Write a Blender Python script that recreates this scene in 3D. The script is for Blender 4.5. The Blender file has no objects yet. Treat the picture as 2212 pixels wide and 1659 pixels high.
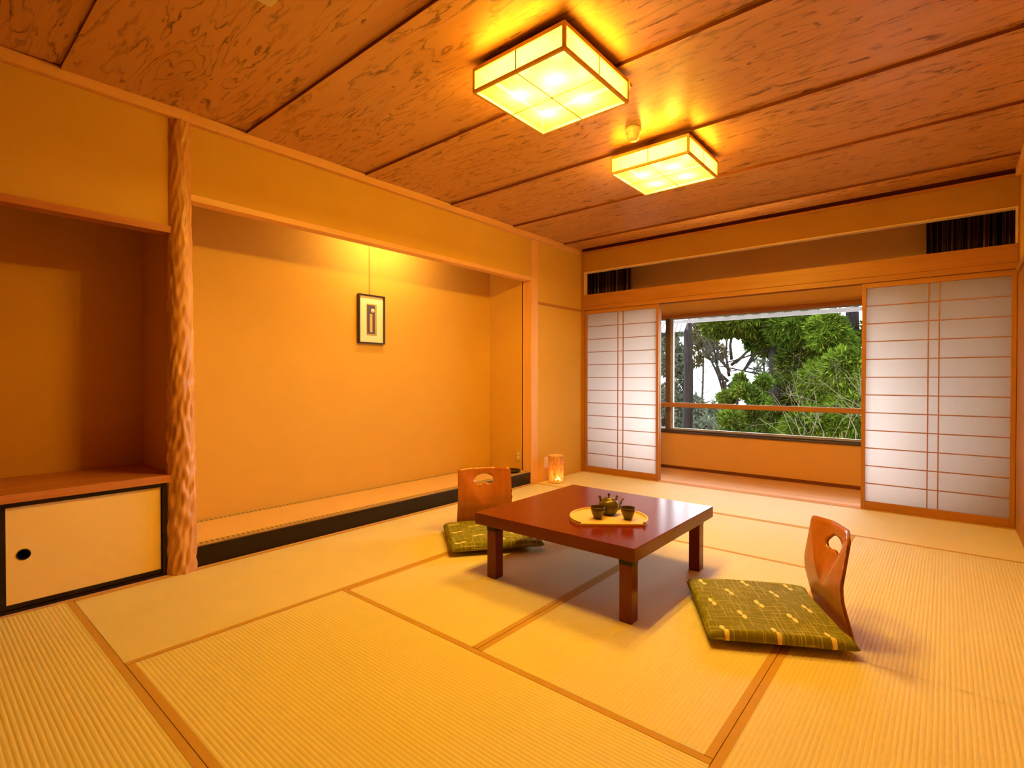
import bpy, bmesh, math, random
from mathutils import Vector, Matrix
from mathutils import geometry as mgeo
import numpy as np

random.seed(7)
rng = np.random.default_rng(11)
SC = bpy.context.scene
COL = SC.collection
R = math.radians

# ------------------------------------------------------------------ camera, world, exposure
YAW, PITCH, ROLL = 40.0, -0.617, 0.033
cam_d = bpy.data.cameras.new('camera')
cam_d.sensor_fit = 'HORIZONTAL'; cam_d.sensor_width = 36.0
cam_d.lens = 1119.1 / 2212 * 36.0
cam_d.clip_start = 0.02; cam_d.clip_end = 400
cam = bpy.data.objects.new('camera', cam_d); COL.objects.link(cam)
cam.location = (0, 0, 1.1)
cam.rotation_mode = 'XYZ'
cam.rotation_euler = (Matrix.Rotation(R(YAW), 3, 'Z') @ Matrix.Rotation(R(90 + PITCH), 3, 'X') @ Matrix.Rotation(R(ROLL), 3, 'Z')).to_euler()
SC.camera = cam

SC.view_settings.view_transform = 'Standard'
SC.view_settings.look = 'None'
SC.view_settings.gamma = 1.0
SC.view_settings.use_curve_mapping = False
SC.view_settings.exposure = 0.10

SKY = 10.8
w = bpy.data.worlds.new('overcast_sky'); SC.world = w; w.use_nodes = True
bg = w.node_tree.nodes['Background']
bg.inputs[0].default_value = (0.90, 0.95, 1.0, 1); bg.inputs[1].default_value = SKY

BULB_W = 38.0           # each of the four bulbs in a ceiling lamp
BULB_COL = (1.0, 0.60, 0.06)
NICHE_W = 11.0

# ------------------------------------------------------------------ measured places
XL = -3.3256     # face of the left wall
YW = 5.247       # room face of the sliding screens
XR = 0.395       # right wall
ZC = 2.59        # ceiling
YB = -1.75       # wall behind the photographer
YV = 6.15        # window wall of the veranda


def at(px, py, Y):
    """the point at distance Y in front of the room's back plane seen at a place of the photograph"""
    v = Vector(((px - 1106) / 1119.1, (829.5 - py) / 1119.1, -1.0))
    d = cam.rotation_euler.to_matrix() @ v
    return Vector((0, 0, 1.1)) + d * (Y / d.y)


# ------------------------------------------------------------------ node helpers
class V:
    """a float socket with arithmetic"""
    def __init__(s, g, sock): s.g, s.s = g, sock
    def op(s, o, b=None, c=None):
        return s.g.math(o, s, b, c)
    def __add__(s, b): return s.op('ADD', b)
    __radd__ = __add__
    def __sub__(s, b): return s.op('SUBTRACT', b)
    def __rsub__(s, b): return s.g.math('SUBTRACT', b, s)
    def __mul__(s, b): return s.op('MULTIPLY', b)
    __rmul__ = __mul__
    def __truediv__(s, b): return s.op('DIVIDE', b)
    def __neg__(s): return s.op('MULTIPLY', -1.0)
    def abs(s): return s.op('ABSOLUTE')
    def fract(s): return s.op('FRACT')
    def floor(s): return s.op('FLOOR')
    def pow(s, e): return s.op('POWER', e)
    def sin(s): return s.op('SINE')
    def min(s, b): return s.op('MINIMUM', b)
    def max(s, b): return s.op('MAXIMUM', b)
    def clamp(s): return s.g.ramp01(s, 0, 1)
    def step(s, a, b): return s.g.ramp01(s, a, b)


class G:
    def __init__(s, name):
        s.m = bpy.data.materials.new(name); s.m.use_nodes = True
        s.t = s.m.node_tree; s.n = s.t.nodes; s.l = s.t.links
        s.n.clear()
        s.out = s.n.new('ShaderNodeOutputMaterial')
    def put(s, inp, v):
        if isinstance(v, V): s.l.new(v.s, inp)
        elif isinstance(v, bpy.types.NodeSocket): s.l.new(v, inp)
        elif isinstance(v, (tuple, list)):
            inp.default_value = tuple(v) + (1,) if len(v) == 3 and len(inp.default_value) == 4 else v
        else: inp.default_value = v
    def math(s, o, a, b=None, c=None):
        n = s.n.new('ShaderNodeMath'); n.operation = o
        s.put(n.inputs[0], a)
        if b is not None: s.put(n.inputs[1], b)
        if c is not None: s.put(n.inputs[2], c)
        return V(s, n.outputs[0])
    def ramp01(s, v, a, b):
        n = s.n.new('ShaderNodeMapRange'); n.interpolation_type = 'SMOOTHSTEP'
        s.put(n.inputs[0], v); n.inputs[1].default_value = a; n.inputs[2].default_value = b
        return V(s, n.outputs[0])
    def coords(s, kind='Object'):
        n = s.n.new('ShaderNodeTexCoord'); return n.outputs[kind]
    def sep(s, vec):
        n = s.n.new('ShaderNodeSeparateXYZ'); s.put(n.inputs[0], vec)
        return [V(s, n.outputs[i]) for i in range(3)]
    def comb(s, x, y, z):
        n = s.n.new('ShaderNodeCombineXYZ')
        for i, q in enumerate((x, y, z)): s.put(n.inputs[i], q)
        return n.outputs[0]
    def noise(s, vec, scale=1.0, detail=2.0, rough=0.5, dist=0.0):
        n = s.n.new('ShaderNodeTexNoise')
        s.put(n.inputs['Vector'], vec); n.inputs['Scale'].default_value = scale
        n.inputs['Detail'].default_value = detail; n.inputs['Roughness'].default_value = rough
        n.inputs['Distortion'].default_value = dist
        return V(s, n.outputs[0])
    def white(s, vec):
        n = s.n.new('ShaderNodeTexWhiteNoise'); n.noise_dimensions = '3D'; s.put(n.inputs[0], vec)
        return V(s, n.outputs[0])
    def obj_rand(s):
        n = s.n.new('ShaderNodeObjectInfo'); return V(s, n.outputs['Random'])
    def obj_loc(s):
        n = s.n.new('ShaderNodeObjectInfo'); return n.outputs['Location']
    def island(s):
        n = s.n.new('ShaderNodeNewGeometry'); return V(s, n.outputs['Random Per Island'])
    def mix(s, f, a, b):
        n = s.n.new('ShaderNodeMix'); n.data_type = 'RGBA'
        s.put(n.inputs[0], f); s.put(n.inputs[6], a); s.put(n.inputs[7], b)
        return n.outputs[2]
    def bump(s, h, strength=0.3, dist=0.01):
        n = s.n.new('ShaderNodeBump'); n.inputs['Strength'].default_value = strength
        n.inputs['Distance'].default_value = dist; s.put(n.inputs['Height'], h)
        return n.outputs[0]
    def bsdf(s, col, rough=0.5, normal=None, spec=0.5, metal=0.0, **kw):
        n = s.n.new('ShaderNodeBsdfPrincipled')
        s.put(n.inputs['Base Color'], col); s.put(n.inputs['Roughness'], rough)
        n.inputs['Specular IOR Level'].default_value = spec
        n.inputs['Metallic'].default_value = metal
        if normal is not None: s.l.new(normal, n.inputs['Normal'])
        for k, v in kw.items(): s.put(n.inputs[k.replace('_', ' ')], v)
        return n.outputs[0]
    def shader(s, kind, **kw):
        n = s.n.new(kind)
        for k, v in kw.items(): s.put(n.inputs[k], v)
        return n.outputs[0]
    def mixsh(s, f, a, b):
        n = s.n.new('ShaderNodeMixShader'); s.put(n.inputs[0], f); s.l.new(a, n.inputs[1]); s.l.new(b, n.inputs[2])
        return n.outputs[0]
    def addsh(s, a, b):
        n = s.n.new('ShaderNodeAddShader'); s.l.new(a, n.inputs[0]); s.l.new(b, n.inputs[1]); return n.outputs[0]
    def done(s, sh):
        s.l.new(sh, s.out.inputs[0]); return s.m


def plain(name, col, rough=0.5, spec=0.5, var=0.08, scale=30.0, metal=0.0):
    g = G(name)
    n = g.noise(g.coords(), scale, 3)
    d = tuple(max(0, c * (1 - var * 2)) for c in col); e = tuple(min(1, c * (1 + var)) for c in col)
    return g.done(g.bsdf(g.mix(n, d, e), rough, None, spec, metal))


def wood(name, light, dark, axis=0, scale=1.0, rough=0.45, spec=0.4, strength=0.6, bump=0.08):
    """straight-grained timber, grain along one axis"""
    g = G(name)
    x, y, z = g.sep(g.coords())
    p = [x, y, z]
    st = [26.0, 26.0, 26.0]; st[axis] = 1.1
    v = g.comb(p[0] * (st[0] * scale), p[1] * (st[1] * scale), p[2] * (st[2] * scale))
    v2 = g.comb(p[0] * (st[0] * scale * 5), p[1] * (st[1] * scale * 5), p[2] * (st[2] * scale * 5))
    a = g.noise(v, 1.0, 4, 0.6, 0.4); b = g.noise(v2, 1.0, 2, 0.6)
    f = (a * 0.7 + b * 0.3).step(0.3, 0.72) * strength
    return g.done(g.bsdf(g.mix(f, light, dark), rough, g.bump(b, bump, 0.002), spec))


# ------------------------------------------------------------------ materials
M = {}

def plaster(name, c):
    g = G(name); co = g.coords()
    a = g.noise(co, 2.2, 4, 0.6); b = g.noise(co, 420, 2)
    x, y, z = g.sep(co)
    th = g.noise(g.comb(x * 60, y * 60, z * 700), 1.0, 2)
    f = a * 0.5 + b * 0.3 + th * 0.2
    return g.done(g.bsdf(g.mix(f, tuple(q * 0.86 for q in c), tuple(min(1, q * 1.12) for q in c)), 0.9,
                         g.bump(b, 0.12, 0.002), 0.15))
M['plaster'] = plaster('sand_plaster', (0.66, 0.40, 0.097))
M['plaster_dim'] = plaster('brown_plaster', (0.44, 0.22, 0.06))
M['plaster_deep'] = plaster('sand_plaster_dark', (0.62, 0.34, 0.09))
M['veneer'] = plaster('veranda_panel', (0.70, 0.38, 0.14))
for ax, k in ((0, 'x'), (1, 'y'), (2, 'z')):
    M['cedar_' + k] = wood('cedar_' + k, (0.80, 0.46, 0.22), (0.66, 0.34, 0.14), ax)
    M['frame_' + k] = wood('screen_wood_' + k, (0.44, 0.19, 0.055), (0.32, 0.125, 0.032), ax)
    M['red_' + k] = wood('red_cedar_' + k, (0.52, 0.20, 0.075), (0.34, 0.10, 0.035), ax)
    M['lacquer_' + k] = plain('red_lacquer_' + k, (0.150, 0.013, 0.007), 0.19, 0.36, 0.10, 5)
M['dark_wood'] = wood('dark_recess_wood', (0.20, 0.055, 0.025), (0.12, 0.03, 0.015), 0, 1, 0.6, 0.2)
M['black_lacquer'] = plain('black_lacquer', (0.010, 0.0035, 0.004), 0.25, 0.30, 0.1, 8)
M['dark_rail'] = plain('dark_sash', (0.055, 0.026, 0.030), 0.35, 0.5)
M['mauve_metal'] = plain('anodised_sash', (0.15, 0.085, 0.09), 0.4, 0.5, 0.05, 10, 0.2)
M['alu'] = plain('bright_sash_edge', (0.42, 0.38, 0.38), 0.35, 0.5, 0.04, 10, 0.1)
M['white_paint'] = plain('white_paint', (0.46, 0.43, 0.43), 0.6, 0.3, 0.04)
M['soffit_gap'] = plain('soffit_boards', (0.030, 0.026, 0.028), 0.7, 0.2)
M['cream_plastic'] = plain('cream_plastic', (0.80, 0.70, 0.48), 0.4, 0.4, 0.03)
M['outlet_socket'] = plain('socket_insert', (0.85, 0.78, 0.62), 0.35, 0.5, 0.02)
M['outlet_plate'] = plain('outlet_plate', (0.62, 0.43, 0.22), 0.4, 0.4, 0.03)
M['pink_plate'] = plain('pale_outlet_plate', (0.80, 0.62, 0.50), 0.4, 0.4, 0.03)
M['fusuma'] = plaster('fusuma_paper', (0.88, 0.66, 0.30))
M['tray'] = wood('pale_tray_wood', (0.82, 0.60, 0.33), (0.72, 0.47, 0.22), 0, 1.2, 0.4, 0.4)
M['lamp_frame'] = plain('lamp_frame_wood', (0.86, 0.54, 0.17), 0.5)
M['slat'] = plain('dark_slat', (0.10, 0.05, 0.012), 0.6)
M['bark'] = None
M['wire'] = plain('hanging_cord', (0.30, 0.20, 0.08), 0.7, 0.2)
M['pict_frame'] = plain('picture_frame_black', (0.035, 0.018, 0.028), 0.3, 0.5)
M['pict_mat'] = plain('picture_mat', (0.88, 0.82, 0.74), 0.7, 0.3, 0.03)
M['pict_gold'] = plain('picture_slip', (0.42, 0.34, 0.14), 0.5, 0.3)
M['pict_violet'] = plain('picture_violet', (0.11, 0.08, 0.22), 0.6, 0.3, 0.2, 60)
M['pict_white'] = plain('picture_white', (0.85, 0.80, 0.80), 0.6, 0.3)
M['pict_tan'] = plain('picture_tan', (0.66, 0.50, 0.20), 0.6, 0.3, 0.15, 60)


def mat_ceiling():
    g = G('figured_cedar_ceiling')
    x, y, z = g.sep(g.coords())
    lx, ly, lz = g.sep(g.obj_loc())
    seed = ly * 7.31
    # cathedral figure: height field whose contour lines are the late wood
    core = (1.0 - (y * 2.0).abs()).max(0.0)
    n1 = g.noise(g.comb(x * 1.25 + seed, y * 6.5, seed), 1.0, 3, 0.55, 0.35)
    n2 = g.noise(g.comb(x * 5.0 + seed, y * 24.0, seed), 1.0, 3, 0.6, 0.8)
    h = (y + 0.06).abs() * 15.0 + n1 * (core * 10.0 + 2.0) + n2 * 1.5
    saw = h.fract()
    line = saw.step(0.66, 0.95) * (1.0 - saw.step(0.96, 1.0))
    brk = g.noise(g.comb(x * 3.4 + seed, y * 16.0, 3.0), 1.0, 2, 0.5).step(0.42, 0.66)
    fine = g.noise(g.comb(x * 2.0, y * 210.0, seed), 1.0, 3, 0.6)
    knots = g.noise(g.comb(x * 6.0 + seed, y * 40.0, 9.0), 1.0, 1, 0.5).step(0.70, 0.80)
    f = (line * (brk * 0.62 + 0.34) + fine.step(0.45, 0.8) * 0.22 + knots * 0.55).min(1.0)
    broad = g.noise(g.comb(x * 0.5, y * 4.0, seed), 1.0, 2)
    base = g.mix(broad, (0.50, 0.24, 0.10), (0.66, 0.345, 0.165))
    col = g.mix(f, base, (0.11, 0.03, 0.010))
    return g.done(g.bsdf(col, 0.36, g.bump(f, 0.08, 0.002), 0.9))
M['ceiling'] = mat_ceiling()


def mat_tatami(name='tatami_rush', c1=(0.84, 0.76, 0.52), c2=(0.70, 0.58, 0.33)):
    g = G(name)
    x, y, z = g.sep(g.coords())
    a = g.noise(g.comb(x * 900, y * 25, 0.0), 1.0, 2)          # rush stems across the mat
    b = g.noise(g.comb(x * 3, y * 3, 0.0), 1.0, 3)
    groove = (y * (1.0 / 0.0155)).fract()
    gr = ((groove - 0.5).abs()).step(0.36, 0.5)
    f = (a * 0.45 + b * 0.35 + gr * 0.42).min(1.0)
    return g.done(g.bsdf(g.mix(f, c1, c2), 0.62, g.bump(a, 0.25, 0.0015), 0.3))
M['tatami'] = mat_tatami()
M['heri'] = wood('border_cloth', (0.60, 0.37, 0.13), (0.53, 0.31, 0.10), 0, 20, 0.85, 0.15, 0.5, 0.3)


def mat_niche_border():
    g = G('patterned_border_cloth')
    x, y, z = g.sep(g.coords())
    u = (y * (1 / 0.030)).fract() - 0.5; v = (x * (1 / 0.012)).fract() - 0.5
    d = (u * u + v * v * 0.7).step(0.05, 0.12)
    return g.done(g.bsdf(g.mix(d, (0.06, 0.045, 0.02), (0.55, 0.40, 0.17)), 0.8, None, 0.2))
M['niche_border'] = mat_niche_border()
M['niche_mat'] = mat_tatami('fine_rush_mat', (0.80, 0.56, 0.28), (0.70, 0.45, 0.20))


def mat_shoji():
    g = G('shoji_paper')
    n = g.noise(g.coords(), 26, 4, 0.65)
    c = g.mix(n, (0.90, 0.85, 0.84), (0.95, 0.91, 0.90))
    d = g.shader('ShaderNodeBsdfDiffuse', Color=c)
    t = g.shader('ShaderNodeBsdfTranslucent', Color=c)
    return g.done(g.mixsh(0.88, d, t))
M['shoji'] = mat_shoji()


def mat_lamp_paper(name, clear, k=1.0):
    g = G(name)
    n = g.noise(g.coords(), 40, 4, 0.65)
    c = g.mix(n, (0.74 * k, 0.60 * k, 0.20 * k), (0.88 * k, 0.76 * k, 0.30 * k))
    tl = g.shader('ShaderNodeBsdfTranslucent', Color=c)
    df = g.shader('ShaderNodeBsdfDiffuse', Color=c)
    tr = g.shader('ShaderNodeBsdfTransparent', Color=(0.95, 0.93, 0.86))
    return g.done(g.mixsh(clear, g.mixsh(0.88, df, tl), tr))
M['lamp_paper'] = mat_lamp_paper('lamp_paper', 0.69)
M['lamp_paper_side'] = mat_lamp_paper('lamp_paper_side', 0.17, 0.58)


def mat_lantern():
    g = G('rough_lantern_paper')
    x, y, z = g.sep(g.coords())
    n = g.noise(g.comb(x * 40, y * 40, z * 9), 1.0, 4, 0.7, 0.8)
    c = g.mix(n.step(0.35, 0.65), (0.58, 0.32, 0.16), (0.88, 0.64, 0.40))
    d = g.shader('ShaderNodeBsdfDiffuse', Color=c); t = g.shader('ShaderNodeBsdfTranslucent', Color=c)
    return g.done(g.mixsh(0.45, d, t))
M['lantern'] = mat_lantern()
g = G('lantern_flame_glow'); M['glow'] = g.done(g.shader('ShaderNodeEmission', Color=(1.0, 0.72, 0.22), Strength=3.0))


def mat_glass():
    g = G('window_glass')
    fr = g.n.new('ShaderNodeFresnel'); fr.inputs[0].default_value = 1.45
    t = g.shader('ShaderNodeBsdfTransparent', Color=(0.97, 0.985, 0.98))
    r = g.shader('ShaderNodeBsdfGlossy', Color=(1, 1, 1), Roughness=0.0)
    return g.done(g.mixsh(V(g, fr.outputs[0]) * 0.6, t, r))
M['glass'] = mat_glass()


def mat_log():
    g = G('rippled_log')
    x, y, z = g.sep(g.coords())
    a = g.noise(g.comb(x * 14, y * 14, z * 1.6), 1.0, 4, 0.6, 0.5)
    b = g.noise(g.comb(x * 90, y * 90, z * 4), 1.0, 3, 0.6)
    f = (a * 0.6 + b * 0.4).step(0.3, 0.7)
    return g.done(g.bsdf(g.mix(f, (0.42, 0.17, 0.06), (0.76, 0.42, 0.18)), 0.38, g.bump(b, 0.3, 0.003), 0.5))
M['log'] = mat_log()


def mat_plywood():
    g = G('bent_plywood')
    x, y, z = g.sep(g.coords())
    a = g.noise(g.comb(x * 4, y * 34, z * 3), 1.0, 4, 0.6, 0.4)
    b = g.noise(g.comb(x * 10, y * 260, z * 8), 1.0, 2)
    f = (a * 0.7 + b * 0.3).step(0.3, 0.7) * 0.55
    return g.done(g.bsdf(g.mix(f, (0.47, 0.155, 0.045), (0.32, 0.085, 0.022)), 0.22, None, 0.6))
M['plywood'] = mat_plywood()
M['ply_edge'] = plain('plywood_edge', (0.30, 0.085, 0.03), 0.5, 0.3)


def mat_cushion():
    g = G('green_kasuri_cloth')
    x, y, z = g.sep(g.coords())
    px = x + g.noise(g.comb(x * 9, y * 9, 1.0), 1.0, 2) * 0.008
    py = y + g.noise(g.comb(x * 9, y * 9, 5.0), 1.0, 2) * 0.008
    def threads(u, v, pitch, off):
        k = u * (1.0 / pitch) + off
        cell = k.floor()
        jit = g.white(g.comb(cell, off, 2.0))
        d = (k.fract() - 0.25 - jit * 0.5).abs()
        ln = 1.0 - d.step(0.035, 0.085)
        on = g.noise(g.comb(cell * 3.7, v * 8.5 + jit * 20.0, off), 1.0, 1).step(0.50, 0.60)
        return ln * on
    t = threads(px, py, 0.016, 0.0).max(threads(px, py, 0.023, 4.3)).max(threads(py, px, 0.016, 9.1)).max(threads(py, px, 0.027, 14.7))
    # bow-tie motifs: two lobes joined by a thin bar, in staggered rows
    b = py * (1 / 0.125) + 0.62; row = b.floor()
    a = px * (1 / 0.2) + 0.555 + row * 0.5
    u = (a.fract() - 0.5) * 0.2; v = (b.fract() - 0.5) * 0.125
    def lobe(c0, c1):
        e = (v - c0) / 0.019; f = (u - c1) / 0.0095
        return (e * e + f * f).op('SQRT')
    dd = lobe(0.019, -0.0055).min(lobe(-0.019, 0.0055))
    e = v / 0.020; f = (u + v * 0.3) / 0.0042
    dd = dd.min((e * e + f * f).op('SQRT'))
    motif = 1.0 - dd.step(0.85, 1.15)
    weave = g.noise(g.comb(x * 420, y * 420, 0.0), 1.0, 2)
    tone = g.noise(g.comb(x * 5, y * 5, 2.0), 1.0, 2)
    base = g.mix(weave * 0.5 + tone * 0.5, (0.110, 0.115, 0.012), (0.27, 0.26, 0.035))
    col = g.mix(t * 0.60, base, (0.66, 0.60, 0.20))
    col = g.mix(motif, col, (0.88, 0.76, 0.38))
    return g.done(g.bsdf(col, 0.85, g.bump(weave, 0.25, 0.001), 0.15))
M['cushion'] = mat_cushion()


def mat_ceramic():
    g = G('bronze_glaze')
    x, y, z = g.sep(g.coords())
    n = g.noise(g.coords(), 60, 4, 0.6)
    c = g.mix(n, (0.055, 0.040, 0.012), (0.13, 0.105, 0.028))
    return g.done(g.bsdf(c, 0.30, g.bump(n, 0.05, 0.001), 0.6))
M['ceramic'] = mat_ceramic()
M['cup_in'] = plain('dark_glaze_rim', (0.06, 0.04, 0.02), 0.25, 0.6)


def mat_curtain():
    g = G('striped_curtain')
    x, y, z = g.sep(g.coords('UV'))
    k = x * 26.0
    c = k.floor(); r = g.white(g.comb(c, 1.0, 1.0)); s = k.fract()
    thin = (s - 0.5).abs().step(0.34, 0.40) * r.step(0.3, 0.5)
    n = g.noise(g.comb(x * 300, y * 80, 0.0), 1.0, 2)
    base = g.mix(r, (0.018, 0.010, 0.014), (0.085, 0.022, 0.018))
    col = g.mix(thin * (n * 0.6 + 0.4), base, (0.42, 0.27, 0.16))
    return g.done(g.bsdf(col, 0.8, None, 0.2))
M['curtain'] = mat_curtain()


def mat_leaf(name, dark, light, lime):
    g = G(name)
    r = g.island(); n = g.noise(g.coords(), 1.3, 3)
    col = g.mix(n.step(0.35, 0.65), dark, light)
    col = g.mix(r.step(0.6, 1.0) * 0.8, col, lime)
    d = g.shader('ShaderNodeBsdfDiffuse', Color=col); t = g.shader('ShaderNodeBsdfTranslucent', Color=col)
    return g.done(g.mixsh(0.35, d, t))
M['leaf_cedar'] = mat_leaf('cedar_needles', (0.0080, 0.0149, 0.0022), (0.0322, 0.0573, 0.0056), (0.0966, 0.1280, 0.0125))
M['leaf_lime'] = mat_leaf('lime_cedar_needles', (0.0130, 0.0270, 0.0029), (0.0603, 0.1011, 0.0079), (0.1449, 0.1820, 0.0169))
M['leaf_mid'] = mat_leaf('broad_leaves', (0.0096, 0.0236, 0.0034), (0.0401, 0.0741, 0.0079), (0.1045, 0.1348, 0.0169))
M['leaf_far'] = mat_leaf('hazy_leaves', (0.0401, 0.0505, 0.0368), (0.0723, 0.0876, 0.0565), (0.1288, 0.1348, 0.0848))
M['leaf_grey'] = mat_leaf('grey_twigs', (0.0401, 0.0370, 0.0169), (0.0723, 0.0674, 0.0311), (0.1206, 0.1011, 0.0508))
def mat_bark(name, c1, c2):
    g = G(name); x, y, z = g.sep(g.coords())
    n = g.noise(g.comb(x * 22, y * 22, z * 3.0), 1.0, 4, 0.7, 1.0)
    return g.done(g.bsdf(g.mix(n.step(0.35, 0.65), c1, c2), 0.9, g.bump(n, 0.6, 0.03), 0.1))
M['bark'] = mat_bark('dark_bark', (0.0022, 0.0015, 0.0015), (0.011, 0.008, 0.0078))
M['bark_grey'] = mat_bark('grey_bark', (0.005, 0.0044, 0.0035), (0.018, 0.016, 0.012))
M['twig'] = mat_bark('pale_twigs', (0.050, 0.038, 0.024), (0.130, 0.102, 0.066))
M['ground'] = mat_leaf('undergrowth', (0.0087, 0.0130, 0.0052), (0.0217, 0.0261, 0.0130), (0.0348, 0.0391, 0.0174))
M['house_wall'] = plain('house_wall', (0.0957, 0.0957, 0.1000), 0.8)
M['house_roof'] = plain('house_roof', (0.06, 0.065, 0.08), 0.7)


# ------------------------------------------------------------------ mesh builder
def origin_of(o):
    v = Vector((0, 0, 0))
    while o is not None:
        v += Vector(o.location); o = o.parent
    return v


class MB:
    def __init__(s): s.v, s.f, s.mi, s.sm = [], [], [], []
    def add(s, vs, fs, mi=0, smooth=False):
        b = len(s.v); s.v += [tuple(p) for p in vs]
        for f in fs: s.f.append(tuple(b + i for i in f)); s.mi.append(mi); s.sm.append(smooth)
        return s
    def box(s, x0, x1, y0, y1, z0, z1, mi=0):
        vs = [(x, y, z) for z in (z0, z1) for y in (y0, y1) for x in (x0, x1)]
        return s.add(vs, [(0, 2, 3, 1), (4, 5, 7, 6), (0, 1, 5, 4), (2, 6, 7, 3), (0, 4, 6, 2), (1, 3, 7, 5)], mi)
    def lathe(s, prof, cx=0, cy=0, cz=0, n=32, mi=0, cap=True, sx=1.0, sy=1.0):
        vs, fs = [], []
        for r, z in prof:
            for k in range(n):
                a = 2 * math.pi * k / n
                vs.append((cx + r * sx * math.cos(a), cy + r * sy * math.sin(a), cz + z))
        m = len(prof)
        for i in range(m - 1):
            for k in range(n):
                k2 = (k + 1) % n
                fs.append((i * n + k, i * n + k2, (i + 1) * n + k2, (i + 1) * n + k))
        if cap:
            fs.append(tuple(range(n - 1, -1, -1))); fs.append(tuple((m - 1) * n + k for k in range(n)))
        return s.add(vs, fs, mi, True)
    def tube(s, pts, rad, n=8, mi=0):
        pts = [Vector(p) for p in pts]
        if not isinstance(rad, (list, tuple)): rad = [rad] * len(pts)
        vs, fs = [], []
        for i, p in enumerate(pts):
            t = (pts[min(i + 1, len(pts) - 1)] - pts[max(i - 1, 0)]).normalized()
            u = t.cross(Vector((0.13, 0.31, 1)) if abs(t.z) < 0.9 else Vector((1, 0.2, 0))).normalized(); q = t.cross(u)
            for k in range(n):
                a = 2 * math.pi * k / n
                vs.append(p + (u * math.cos(a) + q * math.sin(a)) * rad[i])
        m = len(pts)
        for i in range(m - 1):
            for k in range(n):
                k2 = (k + 1) % n
                fs.append((i * n + k, i * n + k2, (i + 1) * n + k2, (i + 1) * n + k))
        fs.append(tuple(range(n - 1, -1, -1))); fs.append(tuple((m - 1) * n + k for k in range(n)))
        return s.add(vs, fs, mi, True)
    def prism(s, poly, z0, z1, mi=0):
        n = len(poly)
        vs = [(x, y, z0) for x, y in poly] + [(x, y, z1) for x, y in poly]
        fs = [tuple(range(n - 1, -1, -1)), tuple(range(n, 2 * n))] + [(i, (i + 1) % n, n + (i + 1) % n, n + i) for i in range(n)]
        return s.add(vs, fs, mi)
    def build(s, name, mats, parent=None, bevel=0.0, kind=None, label=None):
        if not isinstance(mats, (list, tuple)): mats = [mats]
        off = origin_of(parent)
        me = bpy.data.meshes.new(name)
        me.from_pydata([(x - off.x, y - off.y, z - off.z) for x, y, z in s.v], [], s.f)
        for m in mats: me.materials.append(m)
        me.polygons.foreach_set('material_index', s.mi)
        me.polygons.foreach_set('use_smooth', s.sm)
        me.update()
        o = bpy.data.objects.new(name, me); COL.objects.link(o)
        if parent is not None: o.parent = parent
        if bevel:
            b = o.modifiers.new('bevel', 'BEVEL'); b.width = bevel; b.segments = 2; b.limit_method = 'ANGLE'; b.angle_limit = R(40)
            b.harden_normals = False
        if kind: o['kind'] = kind
        if label: o['label'] = label
        return o


def thing(name, label, cat, loc=(0, 0, 0), rz=0.0, group=None):
    o = bpy.data.objects.new(name, None); COL.objects.link(o)
    o.empty_display_size = 0.1
    o.location = loc; o.rotation_euler = (0, 0, rz)
    o['label'] = label; o['category'] = cat
    if group: o['group'] = group
    return o


def tag(o, label, cat, group=None):
    o['label'] = label; o['category'] = cat
    if group: o['group'] = group
    return o


def struct(name, loc=(0, 0, 0)):
    o = bpy.data.objects.new(name, None); COL.objects.link(o); o.location = loc
    o.empty_display_size = 0.1; o['kind'] = 'structure'
    return o


def dup(root, loc, rz, label=None):
    def rec(o, par):
        c = o.copy(); COL.objects.link(c); c.parent = par
        for ch in list(o.children): rec(ch, c)
        return c
    r = rec(root, None); r.location = loc; r.rotation_euler = (0, 0, rz)
    if label: r['label'] = label
    return r


# ------------------------------------------------------------------ floor with tatami mats
floor = MB().box(XL - 0.75, XR + 0.1, YB - 0.1, YW, -0.12, -0.056).build('floor', M['dark_wood'], kind='structure')

def tatami(x0, x1, y0, y1, along):
    """mat with ridged rush surface, its long side along 'x' or 'y', bound on the long edges"""
    x0 += 0.0014; x1 -= 0.0014; y0 += 0.0014; y1 -= 0.0014
    Lx, Ly = x1 - x0, y1 - y0
    L, W = (Lx, Ly) if along == 'x' else (Ly, Lx)
    pitch, amp = 0.0155, 0.0014
    b = MB()
    hw = W / 2 - 0.026
    n = int(W / pitch * 6)
    ys = [-hw + 2 * hw * i / n for i in range(n + 1)]
    top = [(-L / 2, y, -amp * (1 - abs(math.sin(math.pi * y / pitch))) ** 1.6) for y in ys]
    top2 = [(L / 2, p[1], p[2]) for p in top]
    m = n + 1
    b.add(top + top2, [(i, m + i, m + i + 1, i + 1) for i in range(n)], 0, True)
    b.box(-L / 2, L / 2, -W / 2, W / 2, -0.055, -0.004)
    o = b.build('tatami_mat', M['tatami'], floor)
    o.location = ((x0 + x1) / 2, (y0 + y1) / 2, 0)
    if along == 'y': o.rotation_euler = (0, 0, math.pi / 2)
    for sgn in (-1, 1):
        h = MB().box(-L / 2, L / 2, min(sgn * W / 2, sgn * hw), max(sgn * W / 2, sgn * hw), -0.004, 0.0007)
        q = h.build('border_strip', M['heri'], None); q.parent = o
    return o

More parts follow.
